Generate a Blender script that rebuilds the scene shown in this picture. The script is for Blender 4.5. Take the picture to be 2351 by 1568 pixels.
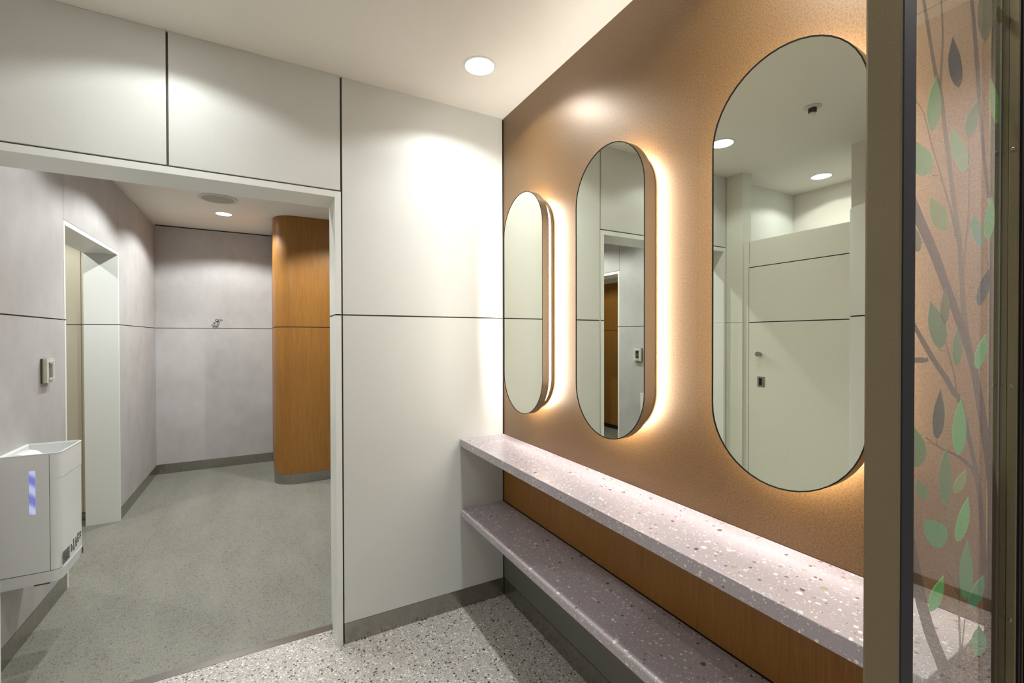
import bpy, bmesh, math, random
from mathutils import Matrix, Vector
random.seed(7)
for o in list(bpy.data.objects): bpy.data.objects.remove(o)
SC = bpy.context.scene; COL = SC.collection
D = bpy.data
# ------------------------------------------------------------------ camera
cam = D.objects.new('camera', D.cameras.new('camera')); COL.objects.link(cam); SC.camera = cam
cam.data.sensor_fit = 'HORIZONTAL'; cam.data.sensor_width = 36; cam.data.lens = 1030.955/2351*36
cam.data.clip_start = .02
Rv = (0.8755509, -0.4831218, -0.0019839); Uv = (0.0060390, 0.0068380, 0.9999584); Fv = (0.4830882, 0.8755264, -0.0089046)
cam.matrix_world = Matrix(((Rv[0],Uv[0],-Fv[0],-1.14566),(Rv[1],Uv[1],-Fv[1],-2.17222),(Rv[2],Uv[2],-Fv[2],1.41104),(0,0,0,1)))
# ------------------------------------------------------------------ world, exposure
W = D.worlds.new('world'); SC.world = W; W.use_nodes = True
W.node_tree.nodes['Background'].inputs[0].default_value = (1,.96,.9,1)
W.node_tree.nodes['Background'].inputs[1].default_value = .12
vs = SC.view_settings; vs.view_transform = 'Standard'; vs.look = 'None'; vs.gamma = 1; vs.use_curve_mapping = False
vs.exposure = 0.0
DOWN_W = 15.5; HALL_W = 80.0; BEAM_W = 3.8; SIDE_W = 32.0; DOWN_C = (.98,1,.965); LED_C = (1,.93,.82); LED_S = 57.0; CORR_W = 48
# ------------------------------------------------------------------ dimensions
H = 2.6; H2 = 2.583; G = 1.516; GG = .0032; A = -.834; B = -1.469; T = 2.077; L = -2.128
Y1, Y2, YF = 1.250, 2.338, 3.656
S1, S2, SD, SE = .8846, .5185, .2575, -1.879
MX = -.078
# ------------------------------------------------------------------ material helpers
class NT:
    def __init__(s, name):
        s.m = D.materials.new(name); s.m.use_nodes = True; s.t = s.m.node_tree; s.n = s.t.nodes
        s.p = s.n['Principled BSDF']; s._pos = None
    def new(s, t, **k):
        x = s.n.new(t)
        for a, v in k.items():
            if a.startswith('i_'):
                x.inputs[int(a[2:]) if a[2:].isdigit() else a[2:].replace('_',' ')].default_value = v
            else: setattr(x, a, v)
        return x
    def ln(s, a, b): s.t.links.new(a, b)
    def pos(s, scale=(1,1,1)):
        if s._pos is None: s._pos = s.new('ShaderNodeNewGeometry').outputs['Position']
        mp = s.new('ShaderNodeMapping'); mp.inputs['Scale'].default_value = scale; s.ln(s._pos, mp.inputs[0]); return mp.outputs[0]
    def noise(s, sc, det=3, rough=.5, scale=(1,1,1), src=None):
        x = s.new('ShaderNodeTexNoise'); x.inputs['Scale'].default_value = sc; x.inputs['Detail'].default_value = det
        x.inputs['Roughness'].default_value = rough; s.ln(src or s.pos(scale), x.inputs['Vector']); return x.outputs['Fac']
    def ramp(s, f, stops, interp='LINEAR'):
        r = s.new('ShaderNodeValToRGB'); r.color_ramp.interpolation = interp
        while len(r.color_ramp.elements) < len(stops): r.color_ramp.elements.new(1)
        for e, (p, c) in zip(r.color_ramp.elements, stops):
            e.position = p; e.color = (c, c, c, 1) if isinstance(c, (int, float)) else (*c, 1)
        s.ln(f, r.inputs[0]); return r.outputs[0]
    def mix(s, f, a, b, mode='MIX'):
        x = s.new('ShaderNodeMix', data_type='RGBA', blend_type=mode)
        for i, v in ((0, f), (6, a), (7, b)):
            if hasattr(v, 'links'): s.ln(v, x.inputs[i])
            else: x.inputs[i].default_value = v if isinstance(v, (int, float)) else (*v, 1)
        return x.outputs[2]
    def math(s, op, a, b=0):
        x = s.new('ShaderNodeMath', operation=op)
        for i, v in enumerate((a, b)):
            if hasattr(v, 'links'): s.ln(v, x.inputs[i])
            else: x.inputs[i].default_value = v
        return x.outputs[0]
    def bump(s, h, st, dist=.001):
        b = s.new('ShaderNodeBump'); b.inputs['Strength'].default_value = st; b.inputs['Distance'].default_value = dist
        s.ln(h, b.inputs['Height']); s.ln(b.outputs[0], s.p.inputs['Normal'])
    def col(s, c):
        if hasattr(c, 'links'): s.ln(c, s.p.inputs['Base Color'])
        else: s.p.inputs['Base Color'].default_value = (*c, 1)
    def set(s, rough=.5, metal=0, spec=.5, **k):
        s.p.inputs['Roughness'].default_value = rough; s.p.inputs['Metallic'].default_value = metal
        s.p.inputs['Specular IOR Level'].default_value = spec
        for a, v in k.items(): s.p.inputs[a.replace('_',' ')].default_value = v
        return s.m
def plain(name, c, rough=.5, metal=0, spec=.5, **k):
    n = NT(name); n.col(c); return n.set(rough, metal, spec, **k)
M = {}
def laminate(name, c, rough=.42, amt=.07, spec=.4):
    n = NT(name); f = n.noise(900, 2); g = n.noise(260, 2)
    s = n.math('ADD', n.math('MULTIPLY', f, .6), n.math('MULTIPLY', g, .4))
    d = tuple(v*(1-amt*1.6) for v in c); l = tuple(min(1, v*(1+amt)) for v in c)
    n.col(n.ramp(s, [(.35, d), (.5, c), (.68, l)])); n.bump(f, .12, .0006); return n.set(rough, 0, spec)
M['cream'] = laminate('cream_laminate', (.69,.70,.68))
M['stall'] = laminate('stall_laminate', (.74,.745,.67))
M['yellow'] = laminate('warm_cream_laminate', (.76,.72,.58))
M['ceiling'] = laminate('ceiling_paint', (.86,.835,.78), .9, .02, .1)
M['upper'] = laminate('plaster_paint', (.72,.69,.64), .8, .02, .2)
M['white'] = plain('white_enamel', (.80,.82,.79), .35, 0, .4)
M['dark'] = plain('joint_black', (.012,.011,.010), .6, 0, .2)
M['joint'] = plain('joint_grey', (.10,.09,.075), .6, 0, .2)
def lavender():
    n = NT('lavender_plaster'); a = n.noise(3.2, 5, .6, (1,1,.9)); b = n.noise(9, 5, .6, (1,1,.7)); c = n.noise(500, 2)
    s = n.math('ADD', n.math('MULTIPLY', a, .6), n.math('MULTIPLY', b, .4))
    base = n.ramp(s, [(.33, (.42,.405,.405)), (.5, (.475,.462,.465)), (.67, (.53,.52,.53))])
    n.col(n.mix(.08, base, n.ramp(c, [(.3, .2), (.7, .8)]))); n.bump(c, .08, .0005); return n.set(.5, 0, .35)
M['lavender'] = lavender()
def wood():
    n = NT('orange_wood'); g = n.noise(1, 4, .6, (520,520,7)); h = n.noise(1, 3, .5, (60,60,2)); k = n.noise(1, 3, .5, (6,6,.6))
    s = n.math('ADD', n.math('MULTIPLY', g, .7), n.math('MULTIPLY', n.math('ADD', h, k), .15))
    n.col(n.ramp(s, [(.34, (.225,.092,.016)), (.5, (.30,.132,.026)), (.66, (.375,.175,.04))])); n.bump(g, .1, .0006)
    return n.set(.38, 0, .4)
M['wood'] = wood()
def bronze():
    n = NT('bronze_sheet'); g = n.noise(520, 3, .65); b = n.noise(220, 3, .6)
    s = n.math('ADD', n.math('MULTIPLY', g, .6), n.math('MULTIPLY', b, .4))
    n.col(n.ramp(s, [(.37, (.050,.020,.004)), (.46, (.155,.077,.022)), (.60, (.215,.117,.036))]))
    n.bump(s, .3, .0008); return n.set(.42, .25, .5, Coat_Weight=.5, Coat_Roughness=.48)
M['bronze'] = bronze()
def chips(n, scale, size, seed, jitter=.9):
    """voronoi cells -> (mask of chips of random size, random value per chip)"""
    src = n.pos(); ns = n.new('ShaderNodeTexNoise'); ns.inputs['Scale'].default_value = scale*1.6; n.ln(src, ns.inputs['Vector'])
    add = n.new('ShaderNodeVectorMath', operation='MULTIPLY_ADD'); add.inputs[1].default_value = (.55/scale,)*3
    off = n.new('ShaderNodeVectorMath', operation='ADD'); off.inputs[1].default_value = (seed*3.17, seed*1.31, seed*2.9)
    n.ln(ns.outputs['Color'], add.inputs[0]); n.ln(src, add.inputs[2]); n.ln(add.outputs[0], off.inputs[0])
    v = n.new('ShaderNodeTexVoronoi'); v.inputs['Scale'].default_value = scale; v.inputs['Randomness'].default_value = jitter
    n.ln(off.outputs[0], v.inputs['Vector'])
    sep = n.new('ShaderNodeSeparateColor'); n.ln(v.outputs['Color'], sep.inputs[0])
    thr = n.math('MULTIPLY', n.math('POWER', sep.outputs[0], 1.6), size)
    mask = n.math('LESS_THAN', v.outputs['Distance'], thr)
    return mask, sep.outputs[1], sep.outputs[2]
def pink():
    n = NT('pink_terrazzo'); f = n.noise(700, 2); big = n.noise(6, 3)
    base = n.mix(n.ramp(f, [(.35, 0.), (.65, 1.)]), (.37,.325,.36), (.47,.42,.46))
    white = (.80,.77,.68)
    m0, r0, _ = chips(n, 210, .50, 1); c = n.mix(n.math('MULTIPLY', m0, n.math('GREATER_THAN', r0, .6)), base, (.68,.65,.60))
    m1, r1, _ = chips(n, 95, .46, 2)
    cc = n.ramp(r1, [(0, white), (.74, (.66,.64,.60)), (.86, (.20,.13,.115)), (.94, (.30,.25,.20))], 'CONSTANT')
    c = n.mix(n.math('MULTIPLY', m1, n.math('GREATER_THAN', r1, .52)), c, cc)
    m2, r2, _ = chips(n, 48, .36, 3)
    cc = n.ramp(r2, [(0, white), (.82, (.17,.10,.09)), (.93, (.36,.31,.25))], 'CONSTANT')
    c = n.mix(n.math('MULTIPLY', m2, n.math('GREATER_THAN', r2, .62)), c, cc)
    n.col(c); return n.set(.24, 0, .5)
M['pink'] = pink()
def grey_terrazzo():
    n = NT('grey_terrazzo'); f = n.noise(400, 3)
    base = n.ramp(f, [(.3, (.33,.31,.29)), (.7, (.56,.53,.51))])
    m0, r0, _ = chips(n, 190, .75, 4); c = n.mix(m0, base, n.ramp(r0, [(0, (.62,.60,.56)), (.4, (.33,.29,.27)), (.62, (.78,.77,.74)), (.85, (.09,.075,.07))], 'CONSTANT'))
    m1, r1, _ = chips(n, 105, .60, 5); c = n.mix(m1, c, n.ramp(r1, [(0, (.66,.64,.60)), (.32, (.50,.45,.42)), (.60, (.82,.81,.79)), (.80, (.045,.038,.04))], 'CONSTANT'))
    m2, r2, _ = chips(n, 62, .34, 6); c = n.mix(n.math('MULTIPLY', m2, n.math('GREATER_THAN', r2, .35)), c, n.ramp(r2, [(0, (.03,.025,.025)), (.72, (.75,.73,.70)), (.88, (.10,.07,.06))], 'CONSTANT'))
    n.col(c); return n.set(.45, 0, .4)
M['terrazzo'] = grey_terrazzo()
def vinyl():
    n = NT('green_grey_vinyl'); a = n.noise(5, 4, .6, (1,.35,1)); f = n.noise(340, 4, .7)
    base = n.ramp(n.math('ADD', n.math('MULTIPLY', a, .15), n.math('MULTIPLY', f, .85)), [(.38, (.13,.127,.105)), (.5, (.22,.22,.185)), (.62, (.32,.32,.28))])
    m1, r1, _ = chips(n, 140, .6, 8); c = n.mix(n.math('MULTIPLY', m1, n.ramp(a, [(.3, .9), (.7, .45)])), base, n.ramp(r1, [(0, (.08,.075,.065)), (.42, (.30,.30,.265)), (.7, (.15,.14,.12))], 'CONSTANT'))
    m2, r2, _ = chips(n, 80, .26, 9); c = n.mix(n.math('MULTIPLY', m2, n.math('GREATER_THAN', r2, .5)), c, (.06,.05,.045))
    n.col(c); return n.set(.5, 0, .35)
M['vinyl'] = vinyl()
def steel(name, c=(.40,.39,.36), rough=.3, sc=(1,1,1)):
    n = NT(name); s = n.noise(1, 4, .7, sc); n.col(n.ramp(s, [(.3, tuple(v*.93 for v in c)), (.7, tuple(v*1.06 for v in c))]))
    n.set(rough, 1, .5); n.ln(n.ramp(s, [(.3, rough*.85), (.7, rough*1.2)]), n.p.inputs['Roughness']); return n.m
M['steel'] = steel('brushed_steel', (.36,.35,.32), .24, (220,220,2))
M['strip'] = steel('threshold_steel', (.20,.185,.17), .32, (3,300,3))
M['grey'] = laminate('grey_laminate', (.155,.155,.135), .45, .1)
M['frame'] = plain('bronze_frame', (.15,.108,.068), .38, .5, .5)
M['rim'] = plain('black_rim', (.02,.02,.02), .25, .6, .5)
M['mirror'] = plain('mirror_silver', (.80,.835,.745), 0.0, 1, .5)
M['plastic'] = plain('white_plastic', (.80,.82,.82), .28, 0, .5)
M['plastic2'] = plain('off_white_plastic', (.62,.61,.53), .35, 0, .5)
M['olive'] = plain('olive_plastic', (.42,.37,.11), .5)
M['green'] = plain('green_button', (.02,.22,.12), .35)
M['ink'] = plain('printed_ink', (.05,.05,.05), .6)
M['skirt'] = plain('brown_skirting', (.085,.055,.035), .5)
M['chrome'] = plain('satin_chrome', (.36,.35,.32), .22, 1)
M['glint'] = plain('warm_glint_edge', (.62,.45,.24), .3, .8)  # warm tone stands in for the light strip's reflection
M['spk'] = plain('grille_grey', (.40,.415,.36), .7)
def emis(name, c, s):
    n = NT(name); n.col((.8,.8,.8)); n.p.inputs['Emission Color'].default_value = (*c, 1); n.p.inputs['Emission Strength'].default_value = s
    return n.set(.5)
M['lens'] = emis('lamp_lens', (1,.985,.94), 16)
M['added_panel_lens'] = emis('added_panel_lens', (1,.95,.9), 3)
M['led'] = emis('led_strip', LED_C, LED_S)
def win():
    n = NT('lit_window'); w = n.new('ShaderNodeTexWave', wave_type='BANDS', bands_direction='DIAGONAL'); w.inputs['Scale'].default_value = 7
    w.inputs['Distortion'].default_value = 1.2; n.ln(n.pos(), w.inputs[0])
    c = n.ramp(w.outputs['Fac'], [(.1, (.21,.21,.62)), (.5, (.36,.38,.80)), (.9, (.62,.68,.86))])
    n.col((.1,.1,.3)); n.ln(c, n.p.inputs['Emission Color']); n.p.inputs['Emission Strength'].default_value = .75; return n.set(.15)
M['window'] = win()
def tanwall():
    n = NT('tan_stucco'); g = n.noise(120, 4, .65); n.col(n.ramp(g, [(.35, (.50,.44,.425)), (.6, (.68,.62,.61))])); n.bump(g, .5, .003); return n.set(.8, 0, .2)
M['tan'] = tanwall()
def postm():
    n = NT('champagne_metal'); g = n.noise(850, 3, .6); n.col(n.ramp(g, [(.35, (.19,.155,.09)), (.65, (.25,.205,.13))])); n.bump(g, .2, .0006); return n.set(.36, .6, .5)
M['post'] = postm()
M['postdark'] = plain('charcoal_metal', (.016,.020,.027), .6, .0, .2)
def glass():
    n = NT('partition_glass'); n.n.remove(n.p); geo = n.new('ShaderNodeNewGeometry')
    dot = n.new('ShaderNodeVectorMath', operation='DOT_PRODUCT'); n.ln(geo.outputs['Normal'], dot.inputs[0]); n.ln(geo.outputs['Incoming'], dot.inputs[1])
    c = n.math('SUBTRACT', 1, n.math('ABSOLUTE', dot.outputs['Value'])); f = n.math('ADD', n.math('MULTIPLY', n.math('POWER', c, 5), .96), .04)
    tr = n.new('ShaderNodeBsdfTransparent'); tr.inputs[0].default_value = (.95,.965,.95,1); gl = n.new('ShaderNodeBsdfGlossy'); gl.inputs['Roughness'].default_value = 0
    mx = n.new('ShaderNodeMixShader'); n.ln(f, mx.inputs[0]); n.ln(tr.outputs[0], mx.inputs[1]); n.ln(gl.outputs[0], mx.inputs[2])
    n.ln(mx.outputs[0], n.n['Material Output'].inputs[0]); return n.m
M['glass'] = glass()
M['glassedge'] = plain('glass_edge', (.22,.25,.30), .15, 0, .6)
def decal(name, c, a=.86):
    n = NT(name); n.col(c); n.p.inputs['Alpha'].default_value = a; return n.set(.6, 0, .2)
for k, c, a in (('g',(.48,.86,.36),.93),('s',(.045,.055,.065),.92),('p',(.52,.86,.42),.86),('d',(.24,.46,.18),.93),('o',(.33,.33,.13),.8),('b',(.27,.88,.30),.95),
             ('y',(.48,.68,.20),.93),('t',(.16,.58,.34),.93),('k',(.075,.09,.05),.93),('e',(.18,.60,.25),.95),('br0',(.17,.10,.07),.92),('br1',(.24,.17,.11),.82)):
    M['leaf_'+k] = decal('print_'+k, c, a)
# ------------------------------------------------------------------ mesh helpers
def link(name, bm, mats, parent=None, origin=(0,0,0), smooth=False, bevel=0):
    me = D.meshes.new(name); bmesh.ops.recalc_face_normals(bm, faces=bm.faces)
    bmesh.ops.translate(bm, verts=bm.verts, vec=[-v for v in origin]); bm.to_mesh(me); bm.free()
    if not isinstance(mats, (list, tuple)): mats = [mats]
    for m in mats: me.materials.append(m)
    o = D.objects.new(name, me); COL.objects.link(o)
    if parent is None: o.location = origin
    else:
        o.parent = parent
        o.location = Vector(origin) - (Vector(parent['_o']) if '_o' in parent else Vector((0,0,0)))
    o['_o'] = tuple(origin)
    if smooth:
        for p in me.polygons: p.use_smooth = True
        me.set_sharp_from_angle(angle=math.radians(35))
    if bevel:
        b = o.modifiers.new('bevel', 'BEVEL'); b.width = bevel; b.segments = 2; b.limit_method = 'ANGLE'; b.angle_limit = .6
    return o
def box(bm, x0, x1, y0, y1, z0, z1, mat=0):
    v = [bm.verts.new((x, y, z)) for x in (x0, x1) for y in (y0, y1) for z in (z0, z1)]
    for f in ((0,1,3,2),(4,6,7,5),(0,4,5,1),(2,3,7,6),(0,2,6,4),(1,5,7,3)):
        bm.faces.new([v[i] for i in f]).material_index = mat
def boxes(*bs):
    bm = bmesh.new()
    for b in bs: box(bm, *b)
    return bm
def prism(bm, pts, d, mat=0):
    """pts: list of 3-D points of an outline; d: extrusion vector"""
    a = [bm.verts.new(p) for p in pts]; b = [bm.verts.new(Vector(p)+Vector(d)) for p in pts]; n = len(pts)
    for f in [a, b[::-1]]: bm.faces.new(f).material_index = mat
    for i in range(n): bm.faces.new((a[i], a[(i+1)%n], b[(i+1)%n], b[i])).material_index = mat
def ring(bm, outer, inner, d, mat=0):
    """hollow prism between two outlines with equal point counts"""
    O = [bm.verts.new(p) for p in outer]; I = [bm.verts.new(p) for p in inner]
    O2 = [bm.verts.new(Vector(p)+Vector(d)) for p in outer]; I2 = [bm.verts.new(Vector(p)+Vector(d)) for p in inner]; n = len(outer)
    for i in range(n):
        j = (i+1)%n
        for q in ((O[i],O[j],I[j],I[i]), (O2[i],I2[i],I2[j],O2[j]), (O[i],O2[i],O2[j],O[j]), (I[i],I[j],I2[j],I2[i])): bm.faces.new(q).material_index = mat
def lathe(bm, c, prof, seg=48, mat=0, axis='z'):
    """prof: (radius, offset along axis)"""
    rows = []
    for r, h in prof:
        row = []
        for k in range(seg):
            a = 2*math.pi*k/seg; u, v = r*math.cos(a), r*math.sin(a)
            p = {'z': (u, v, h), 'x': (h, u, v), 'y': (u, h, v)}[axis]
            row.append(bm.verts.new((c[0]+p[0], c[1]+p[1], c[2]+p[2])))
        rows.append(row)
    for a, b in zip(rows, rows[1:]):
        for k in range(seg): bm.faces.new((a[k], a[(k+1)%seg], b[(k+1)%seg], b[k])).material_index = mat
    bm.faces.new(rows[0]).material_index = mat; bm.faces.new(rows[-1]).material_index = mat
def thing(name, label, cat, loc, group=None):
    o = D.objects.new(name, None); COL.objects.link(o); o.location = loc; o['_o'] = tuple(loc); o.empty_display_size = .05
    o['label'] = label; o['category'] = cat
    if group: o['group'] = group
    return o
def tag(o, label, cat, group=None):
    o['label'] = label; o['category'] = cat
    if group: o['group'] = group
    return o
def struct(name, bm, mats, parent=None, **k):
    o = link(name, bm, mats, parent, **k)
    if parent is None: o['kind'] = 'structure'
    return o
def dup(root, loc, label=None, watt=None):
    r = root.copy(); COL.objects.link(r); r.location = loc
    if label: r['label'] = label
    for ch in list(root.children):
        c = ch.copy(); COL.objects.link(c); c.parent = r
        if watt and c.type == 'LIGHT': c.data = c.data.copy(); c.data.energy = watt if c.data.type == 'SPOT' else BEAM_W*.25
        for g in list(ch.children):
            d = g.copy(); COL.objects.link(d); d.parent = c
    return r
# ------------------------------------------------------------------ floors, ceilings
struct('floor', boxes((-3.2,2.4,-4.6,.14,-.06,0)), M['terrazzo'])
struct('floor_hall', boxes((-4.2,1.2,.187,5.2,-.06,0)), M['vinyl'])
bm = boxes((-2.2,.9,.1405,.1865,-.03,.0015)); struct('trim_threshold', bm, M['strip'], bevel=.0006)
bm = boxes((-3.2,.15,-4.6,.02,H,H+.06)); struct('ceiling', bm, M['ceiling'])
bm = boxes((-2.128,1.2,.19,YF+.01,H2,H2+.06)); struct('ceiling_hall', bm, M['ceiling'])
bm = boxes((-4.2,-2.135,.19,5.2,2.45,2.5)); struct('ceiling_side_room', bm, M['ceiling'])
bm = boxes((.15,2.4,-4.6,.2,3.32,3.4),(.12,.15,-4.6,.2,H,3.4)); struct('ceiling_corridor', bm, M['ceiling'])
# ------------------------------------------------------------------ back wall with the wide opening
th = .012; e = .006
bm = boxes((A+.0045,-.006,0,th,.096,G-GG),(A+.0045,-.006,0,th,G+GG,H),
           (B+.004,A-.0045,0,th,T+e,H-.001),(-2.03,B-.004,0,th,T+e,H-.001),
           (-2.91,-2.04,0,th,0,H))
wb = struct('wall_back', bm, M['cream'])
bm = boxes((A+.002,.12,th,.188,0,H),(-2.91,A+.002,th,.188,T,H),(-2.91,-2.032,th,.188,0,T)); struct('wall_core', bm, M['joint'], wb)
bm = boxes((A+.03,1.2,.188,.2,0,H2),(-2.128,A+.03,.188,.2,T,H2)); struct('wall_hall_side', bm, M['lavender'], wb)
bm = boxes((A+.0045,-.003,-.0005,th,0,.0945)); struct('baseboard_back', bm, M['steel'])
# white lining of the opening
bm = boxes((-.862,A-.0035,-.001,.2,0,G-GG),(-.862,A-.0035,-.001,.2,G+GG,T-.001),(-.860,A-.002,.001,.199,0,T-.001),
           (-2.03,-.862,-.001,.2,2.049,T-.001),
           (-2.032,-2.010,-.001,.2,0,G-GG),(-2.032,-2.010,-.001,.2,G+GG,2.049),(-2.032,-2.012,.001,.199,G-GG,G+GG))
struct('trim_opening', bm, M['white'])
bm = boxes((-.861,A-.003,0,.1995,G-GG,G+GG)); struct('trim_joint', bm, M['dark'])
# ------------------------------------------------------------------ mirror wall
bm = boxes((0,.03,-1.257,-.002,S1+.0005,H),(0,.03,-1.94,-1.2574,S1+.0005,H)); wr = struct('wall_right', bm, M['bronze'])
bm = boxes((0,.03,-1.94,-.002,S2+.001,S1-.04)); struct('wood_panel', bm, M['wood'], wr)
bm = boxes((0,.03,-1.94,-.002,.0965,S2-.04)); struct('grey_panel', bm, M['grey'], wr)
bm = boxes((.03,.12,-1.94,.0,0,H)); struct('wall_core', bm, M['dark'], wr)
bm = boxes((-.0005,.03,-1.94,-.004,0,.0945)); struct('baseboard_right', bm, M['steel'])
# ------------------------------------------------------------------ hall beyond the opening
def left_panels():
    t = .012; bs = []
    for z0, z1 in ((.096,G-GG),(G+GG,H2-.012)):
        bs += [(L-t,L,.2,Y1-.002,z0,z1),(L-t,L,Y2+.002,YF-.002,z0,z1)]
    bs += [(L-t,L,Y1+.002,Y2-.002,T+.004,H2-.012)]
    return boxes(*bs)
wl = struct('wall_left', left_panels(), M['lavender'])
bm = boxes((L-.19,L-.012,.2,Y1+.001,0,H2),(L-.19,L-.012,Y2-.001,YF,0,H2),(L-.19,L-.012,Y1,Y2,T,H2)); struct('wall_core', bm, M['joint'], wl)
bm = boxes((L-.2,L-.19,.2,Y1,0,2.45),(L-.2,L-.19,Y2,5.0,0,2.45),(L-.2,L-.19,Y1,Y2,T,2.45)); struct('wall_room_side', bm, M['yellow'], wl)
bm = boxes((L-.012,L+.0008,.2,Y1,0,.0945),(L-.012,L+.0008,Y2,YF-.002,0,.0945)); struct('baseboard_left', bm, M['steel'])
f = .021
bm = boxes((L-.2,L+.001,Y1,Y1+f,0,G-GG),(L-.2,L+.001,Y1,Y1+f,G+GG,T),(L-.199,L,Y1,Y1+f-.001,G-GG,G+GG),
           (L-.2,L+.001,Y2-f,Y2,0,G-GG),(L-.2,L+.001,Y2-f,Y2,G+GG,T),
           (L-.2,L+.001,Y1+f,Y2-f,T-.026,T))
struct('trim_doorway', bm, M['white'])
bm = boxes((L-.199,L,Y2-f+.001,Y2-.001,G-GG,G+GG),(L-.002,L+.0012,Y1+.001,Y1+f-.001,G-GG,G+GG)); struct('trim_doorway_joint', bm, M['dark'])
bm = boxes((L,-1.06,YF,YF+.012,.1,G-GG),(L,-1.06,YF,YF+.012,G+GG,H2-.012)); wf = struct('wall_far', bm, M['lavender'])
bm = boxes((L,-.9,YF+.012,YF+.1,0,H2)); struct('wall_core', bm, M['dark'], wf)
bm = boxes((L,-1.06,YF-.001,YF+.012,0,.099)); struct('baseboard_far', bm, M['steel'])
# curved wood clad partition
def roundfoot(x0, yf, r, x1, y1, inset=0):
    p = [(x1, yf+inset), (x1, y1), (x0+inset, y1)]
    cx, cy = x0+r, yf+r
    for k in range(17):
        a = math.pi + (math.pi/2)*k/16; p.append((cx+(r-inset)*math.cos(a), cy+(r-inset)*math.sin(a)))
    return p
FX, FY, FR = -1.066, 2.62, .2
def rf(z0, z1, inset=0, bm=None, **k):
    bm = bm or bmesh.new(); prism(bm, [(x, y, z0) for x, y in roundfoot(FX, FY, FR, 1.2, YF+.1, inset)], (0,0,z1-z0)); return bm
bm = rf(.1, G-GG); rf(G+GG, H2-.004, bm=bm)
wc = struct('wall_curved', bm, M['wood'], smooth=True)
struct('wall_core', rf(0, H2, .006), M['dark'], wc, smooth=True)
struct('baseboard_curved', rf(0, .0985, .001), M['steel'], smooth=True)
bm = boxes((.95,1.05,.2,FY,0,H2)); struct('wall_hall_right', bm, M['cream'])
# side room behind the doorway
bm = boxes((-2.385,-2.328,2.478,2.56,.06,G-GG),(-2.385,-2.328,2.478,2.56,G+GG,2.45),(-2.60,-2.385,2.47,2.56,.06,G-GG),(-2.60,-2.385,2.47,2.56,G+GG,2.45))
ws = struct('wall_side_room', bm, M['yellow'])
struct('wall_core', boxes((-2.598,-2.328,2.482,2.558,0,2.45)), M['dark'], ws)
struct('baseboard_side_room', boxes((-2.6,-2.328,2.468,2.56,0,.055)), M['steel'])
bm = boxes((-3.78,-3.73,.2,5.2,.06,G-GG),(-3.78,-3.73,.2,5.2,G+GG,2.25)); wo = struct('wall_wood', bm, M['wood'])
struct('wall_core', boxes((-3.79,-3.735,.2,5.2,0,2.24)), M['dark'], wo)
struct('wall_upper', boxes((-3.79,-3.72,.2,5.2,2.25,2.45)), M['cream'], wo)
struct('wall_side_room_end', boxes((-3.8,-2.3,5.0,5.1,0,2.45),(-3.8,-2.3,.19,.25,0,2.45)), M['cream'])
# ------------------------------------------------------------------ toilet stall seen in the mirrors
struct('wall_stall_outer', boxes((-3.0,-2.91,-4.6,.19,0,H)), M['upper'])
bm = boxes((-2.14,-2.04,-.13,-.0005,0,G-GG),(-2.14,-2.04,-.13,-.0005,G+GG,H),(-2.138,-2.043,-.128,-.0005,G-GG,G+GG)); struct('trim_post', bm, M['stall'], bevel=.001)
DY0, DY1, DT = -.172, -.90, 1.905
bm = boxes((-2.09,-2.06,-.13,DY0+.004,0,2.095),(-2.09,-2.06,DY0,-1.20,DT+.006,2.095),(-2.09,-2.06,DY1-.004,-1.2,0,2.095),
           (-2.06,-2.056,-.150,DY0+.004,0,DT+.036),(-2.06,-2.056,DY0+.004,DY1-.03,DT+.006,DT+.036),(-2.06,-2.056,DY1-.03,DY1-.004,0,DT+.006))
struct('wall_stall', bm, M['stall'])
bm = boxes((-2.10,-2.055,DY1,DY0,.02,G-GG),(-2.10,-2.055,DY1,DY0,G+GG,DT)); dr = struct('door_1', bm, M['stall'])
struct('door_core', boxes((-2.095,-2.06,DY1-.004,DY0+.004,.0,DT+.006)), M['dark'], dr)
bm = bmesh.new(); lathe(bm, (-2.055,-.256,1.292), [(.012,0),(.012,.018),(.017,.02),(.017,.036),(.014,.04)], 24, axis='x'); struct('door_knob', bm, M['chrome'], dr, smooth=True)
bm = boxes((-2.055,-2.0525,-.289,-.237,1.062,1.134)); struct('door_pull', bm, M['chrome'], dr, bevel=.0008)
bm = boxes((-2.0526,-2.0519,-.270,-.249,1.073,1.122)); struct('pull_recess', bm, M['dark'], dr)
struct('wall_stall_divider', boxes((-2.9,-2.193,-1.45,-.749,0,H)), M['upper'])
def cream_foot(inset=0):
    x1, x0, y0, r = -1.6, -2.058, -.955, .15; p = [(x0, y0-inset), (x0, -3.4), (x1-inset, -3.4)]
    for k in range(17):
        a = (math.pi/2)*k/16; p.append((x1-r+(r-inset)*math.cos(a), y0-r+(r-inset)*math.sin(a)))
    return p
bm = bmesh.new()
for z0, z1 in ((.06,G-GG),(G+GG,2.07)): prism(bm, [(x,y,z0) for x,y in cream_foot()], (0,0,z1-z0))
we = struct('wall_rounded', bm, M['cream'], smooth=True)
bm = bmesh.new(); prism(bm, [(x,y,0) for x,y in cream_foot(.005)], (0,0,2.06)); struct('wall_core', bm, M['dark'], we, smooth=True)
struct('wall_front', boxes((-3.0,2.4,-4.6,-4.5,0,3.4)), M['cream'])
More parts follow.
